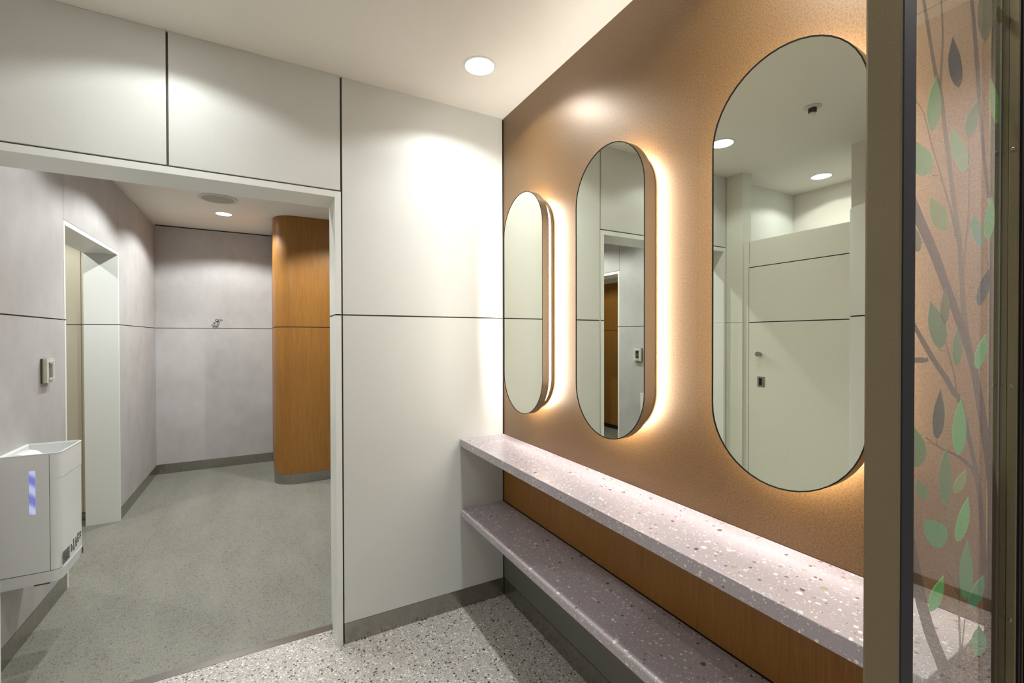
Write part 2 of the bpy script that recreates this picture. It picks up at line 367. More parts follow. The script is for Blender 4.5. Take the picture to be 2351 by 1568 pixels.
# corridor on the camera's right
bm = boxes((2.11,2.2,-4.6,.2,0,3.17)); wt = struct('wall_corridor', bm, M['tan'])
struct('wall_fascia', boxes((2.09,2.2,-4.6,.2,3.17,3.225),(2.09,2.2,-4.6,.2,3.232,3.4)), M['ceiling'], wt)
struct('wall_fascia_joint', boxes((2.095,2.2,-4.6,.2,3.225,3.232)), M['skirt'], wt)
struct('baseboard_corridor', boxes((2.10,2.11,-4.5,.1,0,.06)), M['skirt'])
struct('wall_corridor_end', boxes((.12,2.2,.1,.2,0,3.4)), M['cream'])
# ------------------------------------------------------------------ shelves
bm = boxes((-SD,-.0005,SE,-.001,S1-.038,S1))
tag(link('shelf', bm, M['pink'], origin=(0,-.9,S1-.038), bevel=.0018), 'long upper pink terrazzo shelf directly below the oval mirrors', 'shelf')
bm = boxes((-SD,-.0005,SE,-.001,S2-.038,S2))
tag(link('shelf', bm, M['pink'], origin=(0,-.9,S2-.038), bevel=.007), 'lower pink terrazzo shelf above the grey skirting panel', 'shelf')
# ------------------------------------------------------------------ oval mirrors with light strips
def stadium(yc, z0, z1, w, x, inset=0, seg=24):
    r = w/2; p = []
    for k in range(seg+1):
        a = math.pi*k/seg; p.append((x, yc+(r-inset)*math.cos(a), z1-r+(r-inset)*math.sin(a)))
    for k in range(seg+1):
        a = math.pi+math.pi*k/seg; p.append((x, yc+(r-inset)*math.cos(a), z0+r+(r-inset)*math.sin(a)))
    return p
MW, MZ0, MZ1, MYC = .3625, 1.05, 2.094, (-.334,-.936,-1.546)
def make_mirror(yc):
    t = thing('oval_mirror', 'oval wall mirror nearest the corner, its white light strip showing on the right edge', 'mirror', (0,yc,MZ0), 'back-lit oval mirrors')
    o = (0,yc,MZ0); S = lambda x, i: stadium(yc, MZ0, MZ1, MW, x, i)
    bm = bmesh.new(); ring(bm, S(MX,0), S(MX,.0022), (-MX-.046+.0,0,0)); link('frame', bm, M['frame'], t, o, smooth=True)
    bm = bmesh.new(); ring(bm, S(MX-.0008,-.0002), S(MX-.0008,.0026), (.0014,0,0)); link('front_rim', bm, M['rim'], t, o, smooth=True)
    bm = bmesh.new(); prism(bm, S(MX+.0006,.0024), (.004,0,0)); link('mirror_glass', bm, M['mirror'], t, o)
    bm = bmesh.new(); prism(bm, S(-.0462,.001), (.003,0,0)); link('back_plate', bm, M['frame'], t, o)
    bm = bmesh.new(); prism(bm, S(-.0425,.037), (.0275,0,0)); link('housing', bm, M['white'], t, o, smooth=True)
    bm = bmesh.new(); prism(bm, S(-.0148,.0285), (.0143,0,0)); link('wall_plate', bm, M['frame'], t, o, smooth=True)
    bm = bmesh.new(); ring(bm, S(-.040,.031), S(-.040,.0365), (.0245,0,0)); link('light_strip', bm, M['led'], t, o, smooth=True)
    return t
m0 = make_mirror(MYC[0])
dup(m0, (0,MYC[1],MZ0), 'middle oval wall mirror reflecting the doorway and the call button')
dup(m0, (0,MYC[2],MZ0), 'oval wall mirror reflecting the stall door, part hidden by the champagne post')
# ------------------------------------------------------------------ ceiling downlights
def make_downlight(x, y, z, label):
    t = thing('downlight', label, 'ceiling light', (x,y,z), 'round recessed downlights'); o = (x,y,z)
    bm = bmesh.new(); ring(bm, [(x+.073*math.cos(2*math.pi*k/48), y+.073*math.sin(2*math.pi*k/48), z-.003) for k in range(48)],
                               [(x+.063*math.cos(2*math.pi*k/48), y+.063*math.sin(2*math.pi*k/48), z-.003) for k in range(48)], (0,0,.0028)); link('trim_ring', bm, M['white'], t, o, smooth=True)
    bm = bmesh.new(); lathe(bm, (x,y,z), [(.0625,-.0018),(.0625,-.0002)], 48); link('lens', bm, M['lens'], t, o)
    ld = D.lights.new('downlight_lamp', 'SPOT'); ld.shadow_soft_size = .018; ld.energy = DOWN_W; ld.color = DOWN_C; ld.spot_size = math.radians(142); ld.spot_blend = .30
    lo = D.objects.new('lamp', ld); COL.objects.link(lo); lo.parent = t; lo.location = (0,0,-.006)
    ld = D.lights.new('downlight_beam', 'AREA'); ld.shape = 'DISK'; ld.size = .11; ld.energy = BEAM_W; ld.color = DOWN_C; ld.spread = math.radians(110)
    lo = D.objects.new('lamp', ld); COL.objects.link(lo); lo.parent = t; lo.location = (0,0,-.004)
    return t
d0 = make_downlight(-.312,-.373,H, 'round ceiling downlight near the corner where the bronze wall meets the cream wall')
for (x, y, z, lb) in ((-1.478,-.373,H,'ceiling downlight above the wide opening, seen at the left edge of the big mirror'),
                  (-2.626,-.36,H,'ceiling downlight over the toilet stall, seen in the big mirror'),
                  (-.312,-1.55,H,'ceiling downlight above the shelves, above the top of the picture'),
                  (-1.2,-1.95,H,'unseen ceiling downlight added over the viewpoint to brighten the lower shelf'),  # added lamp, out of view, lifts the lower shelf
                  (-1.472,2.862,H2,'small bright ceiling downlight in the hall beyond the speaker'),
                  (-1.472,1.75,H2,'hall ceiling downlight hidden above the opening, before the speaker'),
                  (-1.472,.65,H2,'hall ceiling downlight hidden behind the opening, above the hand dryer'),
                  (-.42,1.85,H2,'hall ceiling downlight hidden behind the cream wall, before the wood partition'),
                  (-2.75,1.85,2.45,'ceiling downlight in the side room, nearer of the two behind the narrow doorway'),
                  (-2.95,3.1,2.45,'unseen ceiling downlight added in the side room to brighten the wood wall')):  # added lamp, unseen, lifts the reflected wood wall
    dup(d0, (x,y,z), lb, 11.0 if y == -1.95 else 13.5 if x < -1 and z == H else 34.0 if y == .65 else HALL_W if z == H2 else SIDE_W if z != H else None)
# unseen panel added on the raised corridor ceiling to brighten the tan wall
t = thing('added_panel_light', 'unseen ceiling panel light added in the corridor to brighten the tan wall', 'ceiling light', (1.2,-2.6,3.32))
link('diffuser', boxes((1.05,1.35,-3.4,-1.8,3.305,3.319)), M['added_panel_lens'], t, (1.2,-2.6,3.32))
ld = D.lights.new('added_panel_lamp', 'AREA'); ld.shape = 'RECTANGLE'; ld.size = .3; ld.size_y = 1.6; ld.energy = CORR_W; ld.color = (1,.93,.88); ld.spread = math.radians(125)
lo = D.objects.new('lamp', ld); COL.objects.link(lo); lo.parent = t; lo.location = (0,0,-.03)
# ------------------------------------------------------------------ speaker, sprinkler
SX, SY = -1.477, 2.336
t = thing('ceiling_speaker', 'round ceiling speaker with grey grille in front of the hall downlight', 'speaker', (SX,SY,H2))
cir = lambda r, z, n=56: [(SX+r*math.cos(2*math.pi*k/n), SY+r*math.sin(2*math.pi*k/n), z) for k in range(n)]
bm = bmesh.new(); ring(bm, cir(.143,H2-.006), cir(.118,H2-.006), (0,0,.0058)); link('rim', bm, M['plastic2'], t, (SX,SY,H2), smooth=True, bevel=.001)
bm = bmesh.new(); prism(bm, cir(.1165,H2-.0045), (0,0,.003)); link('grille', bm, M['spk'], t, (SX,SY,H2))
PX, PY = -1.50, -.881
t = thing('sprinkler', 'small ceiling sprinkler head seen in the big mirror', 'sprinkler', (PX,PY,H))
bm = bmesh.new(); lathe(bm, (PX,PY,H), [(.04,0),(.042,-.003),(.036,-.006),(.02,-.008)], 36); link('cover_plate', bm, M['plastic2'], t, (PX,PY,H), smooth=True)
bm = bmesh.new(); lathe(bm, (PX,PY,H), [(.019,-.007),(.019,-.026),(.015,-.03)], 24); link('body', bm, M['ink'], t, (PX,PY,H), smooth=True)
bm = bmesh.new(); lathe(bm, (PX,PY,H), [(.0135,-.03),(.0135,-.04),(.009,-.044)], 24); link('cap', bm, M['plastic'], t, (PX,PY,H), smooth=True)
# ------------------------------------------------------------------ call button
t = thing('call_button', 'small cream call button box with clear cover on the left lavender wall', 'call button', (L,.984,1.185)); o = (L,.984,1.185)
y0, y1, z0, z1 = .937, 1.031, 1.185, 1.308; X = L
link('base_plate', boxes((X+.0002,X+.006,y0-.001,y1+.001,z0-.001,z1+.001)), M['ink'], t, o, bevel=.002)
link('gasket', boxes((X+.006,X+.0105,y0+.0005,y1-.0005,z0+.0005,z1-.0005)), M['olive'], t, o, bevel=.001)
bm = boxes((X+.0105,X+.024,y0,y1,z0,z0+.024),(X+.0105,X+.024,y0,y1,z1-.024,z1),(X+.0105,X+.024,y0,y0+.026,z0+.024,z1-.024),(X+.0105,X+.024,y1-.026,y1,z0+.024,z1-.024))
link('housing', bm, M['plastic2'], t, o, bevel=.001)
link('recess', boxes((X+.0105,X+.012,y0+.026,y1-.026,z0+.024,z1-.024)), M['ink'], t, o)
bm = bmesh.new(); lathe(bm, (X+.012,.984,1.243), [(.013,0),(.013,.006),(.011,.008)], 24, axis='x'); link('button', bm, M['green'], t, o, smooth=True)
link('cover', boxes((X+.0245,X+.028,y0+.022,y1-.022,z0+.018,z1-.018)), M['glass'], t, o)
for zz in (z1-.024, z0+.012):
    tb = link('label_tab', boxes((X+.0282,X+.0302,y0+.024,y1-.02,zz,zz+.012)), M['plastic'], t, o, bevel=.0006)
    bm = boxes(*[(X+.0303,X+.0305,y0+.028+k*.007,y0+.033+k*.007,zz+.004,zz+.008) for k in range(6)]); link('tab_lettering', bm, M['ink'], tb, o)
# ------------------------------------------------------------------ hand dryer
t = thing('hand_dryer', 'white wall-mounted hand dryer with a blue-lit side window, left of the doorway', 'hand dryer', (L,.64,.345)); o = (L,.64,.345)
DX0, DX1, DYa, DYb, DZ0, DZ1 = L+.0005, -1.93, .502, .782, .345, .909
def dfoot(x0, x1, y0, y1, r, z, rn=None):
    p = [(x0,y0,z)]
    for k in range(9):
        a = -math.pi/2+(math.pi/2)*k/8; p.append((x1-r+r*math.cos(a), y0+r+r*math.sin(a), z))
    r2 = rn or r
    for k in range(9):
        a = (math.pi/2)*k/8; p.append((x1-r2+r2*math.cos(a), y1-r2+r2*math.sin(a), z))
    p.append((x0,y1,z)); return p
def dring(bm, i, z, dz): ring(bm, dfoot(DX0, DX1, DYa, DYb, .03, z), [(max(min(x, DX1-i), DX0+i), max(min(y, DYb-i), DYa+i), zz) for x, y, zz in dfoot(DX0+i, DX1-i, DYa+i, DYb-i, .03-i*.8, z)], (0,0,dz))
bm = bmesh.new(); prism(bm, dfoot(DX0, DX1-.001, DYa+.001, DYb-.001, .03, .4015), (0,0,.40)); dring(bm, .012, .80, DZ1-.80)
body = link('body', bm, M['plastic'], t, o, smooth=True)
bm = bmesh.new()
bt = dfoot(DX0, DX1+.001, DYa-.001, DYb, .032, .3985); bb = [(x if x < L+.01 else x-.006, y+(.006 if y < .6 else -.006), DZ0+(.0 if x < -2.0 else .004)) for x, y, z in bt]
a = [bm.verts.new(p) for p in bt]; b = [bm.verts.new(p) for p in bb]; n = len(a); bm.faces.new(a); bm.faces.new(b[::-1])
for i in range(n): bm.faces.new((a[i], a[(i+1)%n], b[(i+1)%n], b[i]))
link('base_tray', bm, M['plastic'], t, o, smooth=True)
bm = boxes((DX0,-1.967,DYa-.0015,DYa+.003,.4015,DZ1-.002)); link('side_panel', bm, M['plastic'], t, o, bevel=.0008)
bm = boxes((-1.9672,-1.9655,DYa-.0003,DYa+.002,.4015,DZ1-.003)); link('panel_seam', bm, M['joint'], t, o)
bm = bmesh.new(); ring(bm, [(x,y,z) for x,y,z in dfoot(DX0, DX1+.001, DYa-.0015, DYb+.001, .031, DZ1)], dfoot(DX0+.006, DX1-.005, DYa+.005, DYb-.005, .026, DZ1), (0,0,.004)); link('top_rim', bm, M['plastic'], t, o, smooth=True)
bm = boxes((DX0+.012,DX1-.012,DYa+.012,DYb-.012,.80,.803)); link('basin_floor', bm, M['plastic'], t, o)
bm = bmesh.new(); lathe(bm, (L+.060,.50,.864), [(.0001,.014),(.050,.0145),(.053,.02),(.053,.11),(.047,.135),(.034,.152),(.016,.162),(.0001,.165)], 28, axis='y'); link('nozzle_hood', bm, M['plastic'], t, o, smooth=True)
link('window', boxes((-2.030,-2.010,DYa-.0025,DYa,.655,.843)), M['window'], t, o, bevel=.0009)
bm = bmesh.new(); random.seed(3)
for r_ in range(9):
    y = .516
    while y < .594:
        w = random.uniform(.003,.010); box(bm, DX1-.0004, DX1+.0004, y, min(y+w,.596), .412+r_*.0062, .412+r_*.0062+random.uniform(.0025,.0045)); y += w+.0012
for (ya, za, zb) in ((.612,.428,.463),(.640,.424,.474),(.668,.43,.476),(.694,.44,.477),(.722,.446,.478)):
    z = za
    while z < zb:
        h = random.uniform(.003,.008); w = random.uniform(.008,.019); box(bm, DX1-.0004, DX1+.0004, ya, ya+w, z, z+h); z += h+.0035
link('printed_notice', bm, M['ink'], t, o)
link('slot', boxes((DX1-.0008,DX1+.0014,.752,.762,.362,.392)), M['ink'], t, o)
link('lower_slot', boxes((-2.02,-1.97,DYa+.004,DYa+.03,DZ0-.002,DZ0+.004)), M['joint'], t, o)
# ------------------------------------------------------------------ pictogram on the far wall
ICON=[[[-1.607,1.604],[-1.606,1.61],[-1.601,1.614],[-1.595,1.616],[-1.588,1.614],[-1.584,1.608],[-1.584,1.602],[-1.587,1.594],[-1.594,1.59],[-1.601,1.591],[-1.606,1.597],[-1.607,1.604]],[[-1.601,1.588],[-1.586,1.589],[-1.579,1.604],[-1.577,1.61],[-1.548,1.61],[-1.547,1.6],[-1.566,1.598],[-1.571,1.589],[-1.577,1.56],[-1.584,1.544],[-1.595,1.537],[-1.622,1.536],[-1.632,1.54],[-1.643,1.546],[-1.632,1.56],[-1.617,1.567],[-1.61,1.569]],[[-1.626,1.576],[-1.617,1.57],[-1.611,1.565]],[[-1.625,1.578],[-1.617,1.583],[-1.601,1.586],[-1.584,1.585],[-1.587,1.565],[-1.593,1.55],[-1.602,1.546],[-1.624,1.546],[-1.629,1.538]],[[-1.634,1.519],[-1.628,1.53],[-1.622,1.534],[-1.615,1.529],[-1.612,1.519]],[[-1.603,1.519],[-1.6,1.531],[-1.593,1.535],[-1.586,1.531],[-1.581,1.519]],[[-1.612,1.519],[-1.603,1.519]],[[-1.583,1.602],[-1.582,1.583]]]
t = thing('pushchair_pictogram', 'small black line pictogram of a child in a pushchair on the far lavender wall', 'pictogram', (-1.594,YF,G))
bm = bmesh.new()
for S in ICON:
    for (x0_, z0_), (x1_, z1_) in zip(S, S[1:]):
        d = Vector((x1_-x0_, z1_-z0_)); ln = max(d.length, 1e-5); d /= ln; n = Vector((-d.y, d.x))*.0026; q = d*.0013
        pts = [(x0_-q.x+n.x, z0_-q.y+n.y), (x1_+q.x+n.x, z1_+q.y+n.y), (x1_+q.x-n.x, z1_+q.y-n.y), (x0_-q.x-n.x, z0_-q.y-n.y)]
        prism(bm, [(px, YF-.0012, pz) for px, pz in pts], (0,.0012,0))
link('figure_line', bm, M['ink'], t, (-1.594,YF,G))
# ------------------------------------------------------------------ glass partition beside the shelf end
t = thing('glass_partition', 'glass partition with printed green leaves in a champagne metal frame, at the shelf end', 'partition', (-.3,-1.92,0)); o = (-.3,-1.92,0)
PT = 2.6
bm = bmesh.new(); box(bm, -.513,-.4765,-1.94,-1.903,0,PT-.0005)
for f_ in bm.faces:
    f_.normal_update()
    if abs(f_.normal.y) > .5: f_.material_index = 1
po = link('post', bm, [M['post'], M['postdark']], t, o, bevel=.003)
bm = bmesh.new(); box(bm, -.4765,-.099,-1.9245,-1.9165,.0,PT-.0005)
gl = link('glass_pane', bm, M['glass'], t, o)
link('glazing_bead', boxes((-.101,-.099,-1.9165,-1.9150,0,PT-.0005)), M['glassedge'], t, o)
link('glint_bead', boxes((-.1015,-.0006,-1.905,-1.9025,0,PT-.0005)), M['glint'], t, o, bevel=.0008)  # thin bead added as the warm glint of the mirror light
bm = boxes((-.099,-.0006,-1.9165,-1.905,0,PT-.0005),(-.099,-.0006,-1.936,-1.9245,0,PT-.0005),(-.0985,-.0006,-1.9245,-1.9165,0,PT-.0005))
jm = link('wall_jamb', bm, M['post'], t, o, bevel=.0012)
link('rubber_gasket', boxes((-.094,-.078,-1.9385,-1.936,0,PT-.0005)), M['dark'], t, o)
link('end_plate', boxes((-.078,.119,-1.9455,-1.9405,0,PT-.0005)), M['postdark'], t, o, bevel=.001)
link('end_filler', boxes((-.078,.119,-1.9405,-1.9402,0,PT-.0005),(-.078,-.0006,-1.9405,-1.9362,0,PT-.0005)), M['post'], t, o)
for (y, z) in ((-1.9105,1.711),(-1.930,1.71),(-1.930,1.332),(-1.930,.956),(-1.9105,.952),(-1.9105,1.332)):
    bm = bmesh.new(); lathe(bm, (-.0992,y,z), [(.0026,0),(.0026,-.0006),(.0016,-.0012)], 16, axis='x'); s = link('screw', bm, M['chrome'], t, o, smooth=True)
    link('screw_slot', boxes((-.1006,-.1003,y-.0014,y+.0014,z-.0003,z+.0003),(-.1006,-.1003,y-.0003,y+.0003,z-.0014,z+.0014)), M['ink'], s, o)
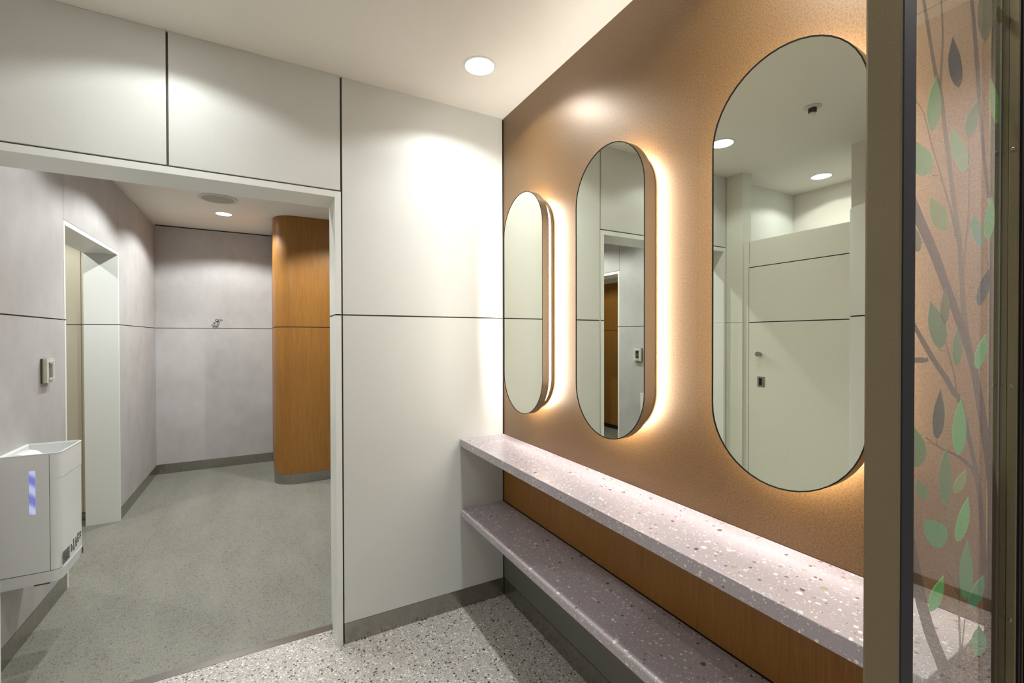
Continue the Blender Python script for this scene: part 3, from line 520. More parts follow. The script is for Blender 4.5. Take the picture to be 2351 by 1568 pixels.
LEAVES=[["g",[[-0.351,1.764],[-0.353,1.759],[-0.358,1.752],[-0.365,1.743],[-0.372,1.732],[-0.376,1.721],[-0.378,1.711],[-0.378,1.701],[-0.375,1.693],[-0.37,1.688],[-0.365,1.686],[-0.362,1.686],[-0.354,1.691],[-0.345,1.699],[-0.338,1.709],[-0.334,1.721],[-0.333,1.73],[-0.335,1.74],[-0.34,1.749],[-0.346,1.755],[-0.349,1.76]]],["s",[[-0.296,1.834],[-0.297,1.83],[-0.301,1.823],[-0.306,1.813],[-0.31,1.803],[-0.311,1.792],[-0.309,1.784],[-0.304,1.776],[-0.295,1.77],[-0.285,1.767],[-0.275,1.767],[-0.272,1.768],[-0.267,1.773],[-0.262,1.78],[-0.26,1.79],[-0.262,1.8],[-0.265,1.808],[-0.271,1.816],[-0.28,1.823],[-0.288,1.827],[-0.294,1.831]]],["g",[[-0.414,1.663],[-0.415,1.66],[-0.419,1.655],[-0.424,1.648],[-0.428,1.641],[-0.428,1.634],[-0.425,1.629],[-0.419,1.624],[-0.409,1.621],[-0.398,1.62],[-0.387,1.622],[-0.383,1.623],[-0.373,1.628],[-0.364,1.634],[-0.359,1.642],[-0.36,1.649],[-0.365,1.654],[-0.374,1.658],[-0.388,1.66],[-0.401,1.661],[-0.41,1.662]]],["p",[[-0.3,1.706],[-0.3,1.703],[-0.3,1.697],[-0.302,1.69],[-0.301,1.681],[-0.298,1.672],[-0.293,1.666],[-0.284,1.659],[-0.273,1.654],[-0.262,1.651],[-0.252,1.651],[-0.249,1.652],[-0.242,1.657],[-0.237,1.664],[-0.236,1.673],[-0.241,1.682],[-0.248,1.688],[-0.26,1.695],[-0.274,1.699],[-0.286,1.702],[-0.296,1.704]]],["d",[[-0.202,1.767],[-0.206,1.764],[-0.214,1.758],[-0.224,1.75],[-0.235,1.741],[-0.243,1.732],[-0.247,1.724],[-0.249,1.716],[-0.247,1.709],[-0.242,1.705],[-0.235,1.704],[-0.232,1.704],[-0.226,1.707],[-0.218,1.713],[-0.21,1.721],[-0.204,1.73],[-0.201,1.738],[-0.199,1.746],[-0.2,1.754],[-0.201,1.76],[-0.202,1.764]]],["g",[[-0.145,1.815],[-0.145,1.812],[-0.147,1.806],[-0.149,1.798],[-0.151,1.788],[-0.15,1.779],[-0.148,1.771],[-0.143,1.763],[-0.136,1.756],[-0.128,1.753],[-0.121,1.752],[-0.119,1.752],[-0.113,1.757],[-0.108,1.764],[-0.106,1.773],[-0.107,1.783],[-0.111,1.79],[-0.118,1.798],[-0.127,1.805],[-0.135,1.809],[-0.142,1.813]]],["o",[[-0.174,1.967],[-0.176,1.961],[-0.182,1.951],[-0.191,1.937],[-0.199,1.921],[-0.203,1.906],[-0.204,1.893],[-0.201,1.88],[-0.194,1.87],[-0.185,1.865],[-0.176,1.864],[-0.172,1.865],[-0.162,1.872],[-0.152,1.884],[-0.145,1.899],[-0.142,1.914],[-0.143,1.927],[-0.148,1.94],[-0.156,1.95],[-0.165,1.957],[-0.171,1.963]]],["o",[[-0.12,1.938],[-0.121,1.937],[-0.124,1.933],[-0.127,1.929],[-0.13,1.924],[-0.131,1.92],[-0.13,1.916],[-0.127,1.914],[-0.121,1.912],[-0.115,1.912],[-0.109,1.913],[-0.107,1.914],[-0.1,1.918],[-0.095,1.922],[-0.091,1.927],[-0.091,1.932],[-0.093,1.934],[-0.098,1.937],[-0.105,1.938],[-0.113,1.938],[-0.118,1.938]]],["b",[[-0.093,1.892],[-0.094,1.889],[-0.096,1.884],[-0.099,1.878],[-0.101,1.871],[-0.103,1.863],[-0.103,1.857],[-0.102,1.85],[-0.1,1.844],[-0.098,1.841],[-0.095,1.839],[-0.094,1.84],[-0.091,1.843],[-0.088,1.848],[-0.086,1.855],[-0.085,1.862],[-0.085,1.868],[-0.086,1.875],[-0.088,1.881],[-0.091,1.886],[-0.093,1.889]]],["y",[[-0.366,1.598],[-0.366,1.596],[-0.367,1.591],[-0.369,1.585],[-0.369,1.579],[-0.367,1.572],[-0.362,1.567],[-0.355,1.562],[-0.345,1.559],[-0.335,1.557],[-0.326,1.557],[-0.323,1.558],[-0.315,1.562],[-0.309,1.568],[-0.307,1.575],[-0.31,1.582],[-0.317,1.587],[-0.327,1.591],[-0.341,1.594],[-0.353,1.595],[-0.362,1.597]]],["b",[[-0.137,1.632],[-0.14,1.629],[-0.146,1.623],[-0.154,1.615],[-0.162,1.606],[-0.167,1.596],[-0.17,1.588],[-0.171,1.578],[-0.169,1.57],[-0.164,1.565],[-0.158,1.563],[-0.155,1.563],[-0.148,1.566],[-0.139,1.572],[-0.132,1.581],[-0.127,1.591],[-0.126,1.599],[-0.126,1.609],[-0.129,1.618],[-0.134,1.624],[-0.136,1.629]]],["t",[[-0.218,1.594],[-0.218,1.592],[-0.219,1.587],[-0.222,1.581],[-0.223,1.574],[-0.221,1.567],[-0.218,1.562],[-0.211,1.556],[-0.202,1.551],[-0.193,1.549],[-0.185,1.548],[-0.182,1.549],[-0.177,1.552],[-0.173,1.557],[-0.172,1.563],[-0.175,1.57],[-0.18,1.576],[-0.188,1.582],[-0.198,1.587],[-0.208,1.59],[-0.215,1.592]]],["o",[[-0.426,1.556],[-0.426,1.554],[-0.428,1.55],[-0.431,1.545],[-0.433,1.54],[-0.432,1.535],[-0.43,1.53],[-0.426,1.526],[-0.419,1.523],[-0.412,1.521],[-0.405,1.521],[-0.402,1.521],[-0.397,1.524],[-0.394,1.528],[-0.392,1.533],[-0.393,1.538],[-0.397,1.542],[-0.402,1.547],[-0.41,1.55],[-0.418,1.552],[-0.423,1.554]]],["s",[[-0.148,1.519],[-0.152,1.516],[-0.16,1.511],[-0.17,1.505],[-0.181,1.498],[-0.19,1.489],[-0.195,1.482],[-0.2,1.474],[-0.2,1.467],[-0.198,1.462],[-0.194,1.459],[-0.191,1.459],[-0.182,1.46],[-0.171,1.465],[-0.16,1.471],[-0.152,1.48],[-0.147,1.487],[-0.144,1.496],[-0.145,1.504],[-0.147,1.511],[-0.148,1.516]]],["d",[[-0.366,1.46],[-0.366,1.457],[-0.367,1.451],[-0.37,1.444],[-0.372,1.435],[-0.37,1.426],[-0.367,1.418],[-0.36,1.409],[-0.351,1.402],[-0.342,1.397],[-0.334,1.395],[-0.33,1.395],[-0.321,1.398],[-0.313,1.405],[-0.309,1.413],[-0.311,1.423],[-0.316,1.431],[-0.326,1.44],[-0.34,1.447],[-0.352,1.453],[-0.361,1.457]]],["o",[[-0.316,1.481],[-0.317,1.479],[-0.321,1.474],[-0.325,1.469],[-0.329,1.462],[-0.331,1.454],[-0.332,1.448],[-0.331,1.441],[-0.327,1.435],[-0.323,1.431],[-0.318,1.429],[-0.316,1.429],[-0.311,1.431],[-0.306,1.435],[-0.302,1.441],[-0.301,1.449],[-0.301,1.455],[-0.303,1.463],[-0.308,1.469],[-0.312,1.475],[-0.315,1.479]]],["d",[[-0.272,1.427],[-0.274,1.424],[-0.277,1.419],[-0.282,1.413],[-0.287,1.406],[-0.289,1.398],[-0.29,1.391],[-0.289,1.383],[-0.286,1.376],[-0.281,1.372],[-0.276,1.369],[-0.274,1.369],[-0.268,1.371],[-0.263,1.375],[-0.259,1.382],[-0.257,1.39],[-0.257,1.397],[-0.259,1.406],[-0.264,1.413],[-0.268,1.419],[-0.271,1.424]]],["b",[[-0.159,1.416],[-0.163,1.414],[-0.17,1.41],[-0.18,1.405],[-0.19,1.398],[-0.198,1.391],[-0.204,1.385],[-0.207,1.377],[-0.208,1.371],[-0.205,1.366],[-0.201,1.363],[-0.198,1.362],[-0.189,1.363],[-0.179,1.367],[-0.168,1.372],[-0.16,1.38],[-0.156,1.386],[-0.154,1.394],[-0.155,1.402],[-0.158,1.408],[-0.159,1.413]]],["k",[[-0.33,1.339],[-0.332,1.336],[-0.337,1.331],[-0.343,1.324],[-0.349,1.316],[-0.353,1.307],[-0.355,1.299],[-0.354,1.29],[-0.352,1.281],[-0.347,1.275],[-0.342,1.272],[-0.339,1.271],[-0.332,1.273],[-0.325,1.278],[-0.319,1.285],[-0.316,1.295],[-0.315,1.303],[-0.317,1.313],[-0.321,1.322],[-0.326,1.33],[-0.329,1.335]]],["b",[[-0.258,1.324],[-0.26,1.32],[-0.266,1.314],[-0.274,1.306],[-0.282,1.296],[-0.287,1.284],[-0.288,1.274],[-0.287,1.262],[-0.282,1.252],[-0.274,1.244],[-0.266,1.239],[-0.263,1.239],[-0.255,1.241],[-0.247,1.247],[-0.24,1.256],[-0.237,1.268],[-0.237,1.279],[-0.24,1.291],[-0.245,1.303],[-0.252,1.312],[-0.256,1.32]]],["d",[[-0.409,1.294],[-0.412,1.292],[-0.417,1.288],[-0.425,1.284],[-0.432,1.278],[-0.436,1.271],[-0.436,1.265],[-0.432,1.257],[-0.425,1.25],[-0.415,1.245],[-0.405,1.242],[-0.402,1.241],[-0.392,1.242],[-0.383,1.245],[-0.376,1.251],[-0.374,1.258],[-0.376,1.265],[-0.381,1.273],[-0.391,1.281],[-0.4,1.287],[-0.407,1.292]]],["d",[[-0.31,1.258],[-0.312,1.254],[-0.316,1.248],[-0.323,1.241],[-0.33,1.231],[-0.333,1.22],[-0.334,1.211],[-0.333,1.199],[-0.328,1.189],[-0.321,1.181],[-0.314,1.176],[-0.311,1.176],[-0.304,1.178],[-0.296,1.183],[-0.291,1.192],[-0.288,1.203],[-0.288,1.213],[-0.291,1.225],[-0.297,1.237],[-0.303,1.246],[-0.308,1.253]]],["y",[[-0.235,1.214],[-0.238,1.213],[-0.245,1.212],[-0.254,1.21],[-0.264,1.208],[-0.272,1.205],[-0.277,1.202],[-0.281,1.197],[-0.282,1.193],[-0.281,1.189],[-0.277,1.186],[-0.275,1.185],[-0.268,1.184],[-0.26,1.185],[-0.251,1.187],[-0.244,1.19],[-0.239,1.194],[-0.235,1.198],[-0.235,1.204],[-0.235,1.208],[-0.235,1.212]]],["d",[[-0.402,1.225],[-0.402,1.224],[-0.404,1.222],[-0.406,1.219],[-0.407,1.215],[-0.407,1.211],[-0.404,1.207],[-0.4,1.203],[-0.394,1.199],[-0.388,1.196],[-0.382,1.195],[-0.38,1.195],[-0.374,1.196],[-0.37,1.198],[-0.368,1.202],[-0.369,1.206],[-0.373,1.21],[-0.378,1.214],[-0.387,1.218],[-0.394,1.221],[-0.4,1.224]]],["b",[[-0.227,1.172],[-0.231,1.17],[-0.238,1.166],[-0.248,1.162],[-0.258,1.155],[-0.267,1.148],[-0.272,1.141],[-0.276,1.133],[-0.276,1.124],[-0.273,1.118],[-0.268,1.114],[-0.266,1.113],[-0.256,1.113],[-0.246,1.115],[-0.235,1.12],[-0.227,1.128],[-0.223,1.135],[-0.221,1.145],[-0.222,1.154],[-0.225,1.163],[-0.227,1.169]]],["e",[[-0.38,1.17],[-0.379,1.167],[-0.379,1.163],[-0.379,1.158],[-0.378,1.151],[-0.373,1.144],[-0.367,1.137],[-0.357,1.13],[-0.345,1.124],[-0.333,1.12],[-0.324,1.118],[-0.32,1.118],[-0.31,1.121],[-0.303,1.126],[-0.301,1.133],[-0.306,1.14],[-0.315,1.147],[-0.329,1.154],[-0.347,1.16],[-0.363,1.164],[-0.375,1.168]]],["e",[[-0.229,1.109],[-0.232,1.105],[-0.237,1.099],[-0.245,1.092],[-0.253,1.082],[-0.258,1.071],[-0.259,1.061],[-0.258,1.048],[-0.253,1.036],[-0.246,1.027],[-0.238,1.021],[-0.234,1.02],[-0.226,1.021],[-0.217,1.026],[-0.21,1.035],[-0.207,1.047],[-0.207,1.058],[-0.21,1.071],[-0.216,1.085],[-0.223,1.096],[-0.227,1.104]]],["b",[[-0.316,1.077],[-0.319,1.076],[-0.327,1.074],[-0.336,1.072],[-0.346,1.069],[-0.355,1.065],[-0.36,1.061],[-0.364,1.055],[-0.364,1.048],[-0.362,1.043],[-0.358,1.039],[-0.355,1.038],[-0.348,1.037],[-0.339,1.037],[-0.33,1.04],[-0.322,1.045],[-0.318,1.049],[-0.314,1.056],[-0.314,1.063],[-0.316,1.07],[-0.316,1.074]]],["t",[[-0.159,1.038],[-0.164,1.037],[-0.173,1.036],[-0.186,1.035],[-0.199,1.033],[-0.21,1.029],[-0.217,1.025],[-0.222,1.019],[-0.223,1.012],[-0.22,1.006],[-0.215,1.002],[-0.212,1.0],[-0.203,0.998],[-0.191,0.998],[-0.179,1.0],[-0.169,1.004],[-0.163,1.009],[-0.158,1.016],[-0.158,1.024],[-0.159,1.031],[-0.16,1.036]]],["e",[[-0.181,0.966],[-0.184,0.964],[-0.19,0.962],[-0.199,0.961],[-0.208,0.957],[-0.213,0.952],[-0.214,0.947],[-0.211,0.939],[-0.204,0.931],[-0.194,0.924],[-0.184,0.919],[-0.18,0.917],[-0.17,0.915],[-0.159,0.916],[-0.152,0.919],[-0.148,0.925],[-0.149,0.931],[-0.154,0.939],[-0.163,0.949],[-0.172,0.957],[-0.179,0.963]]]]
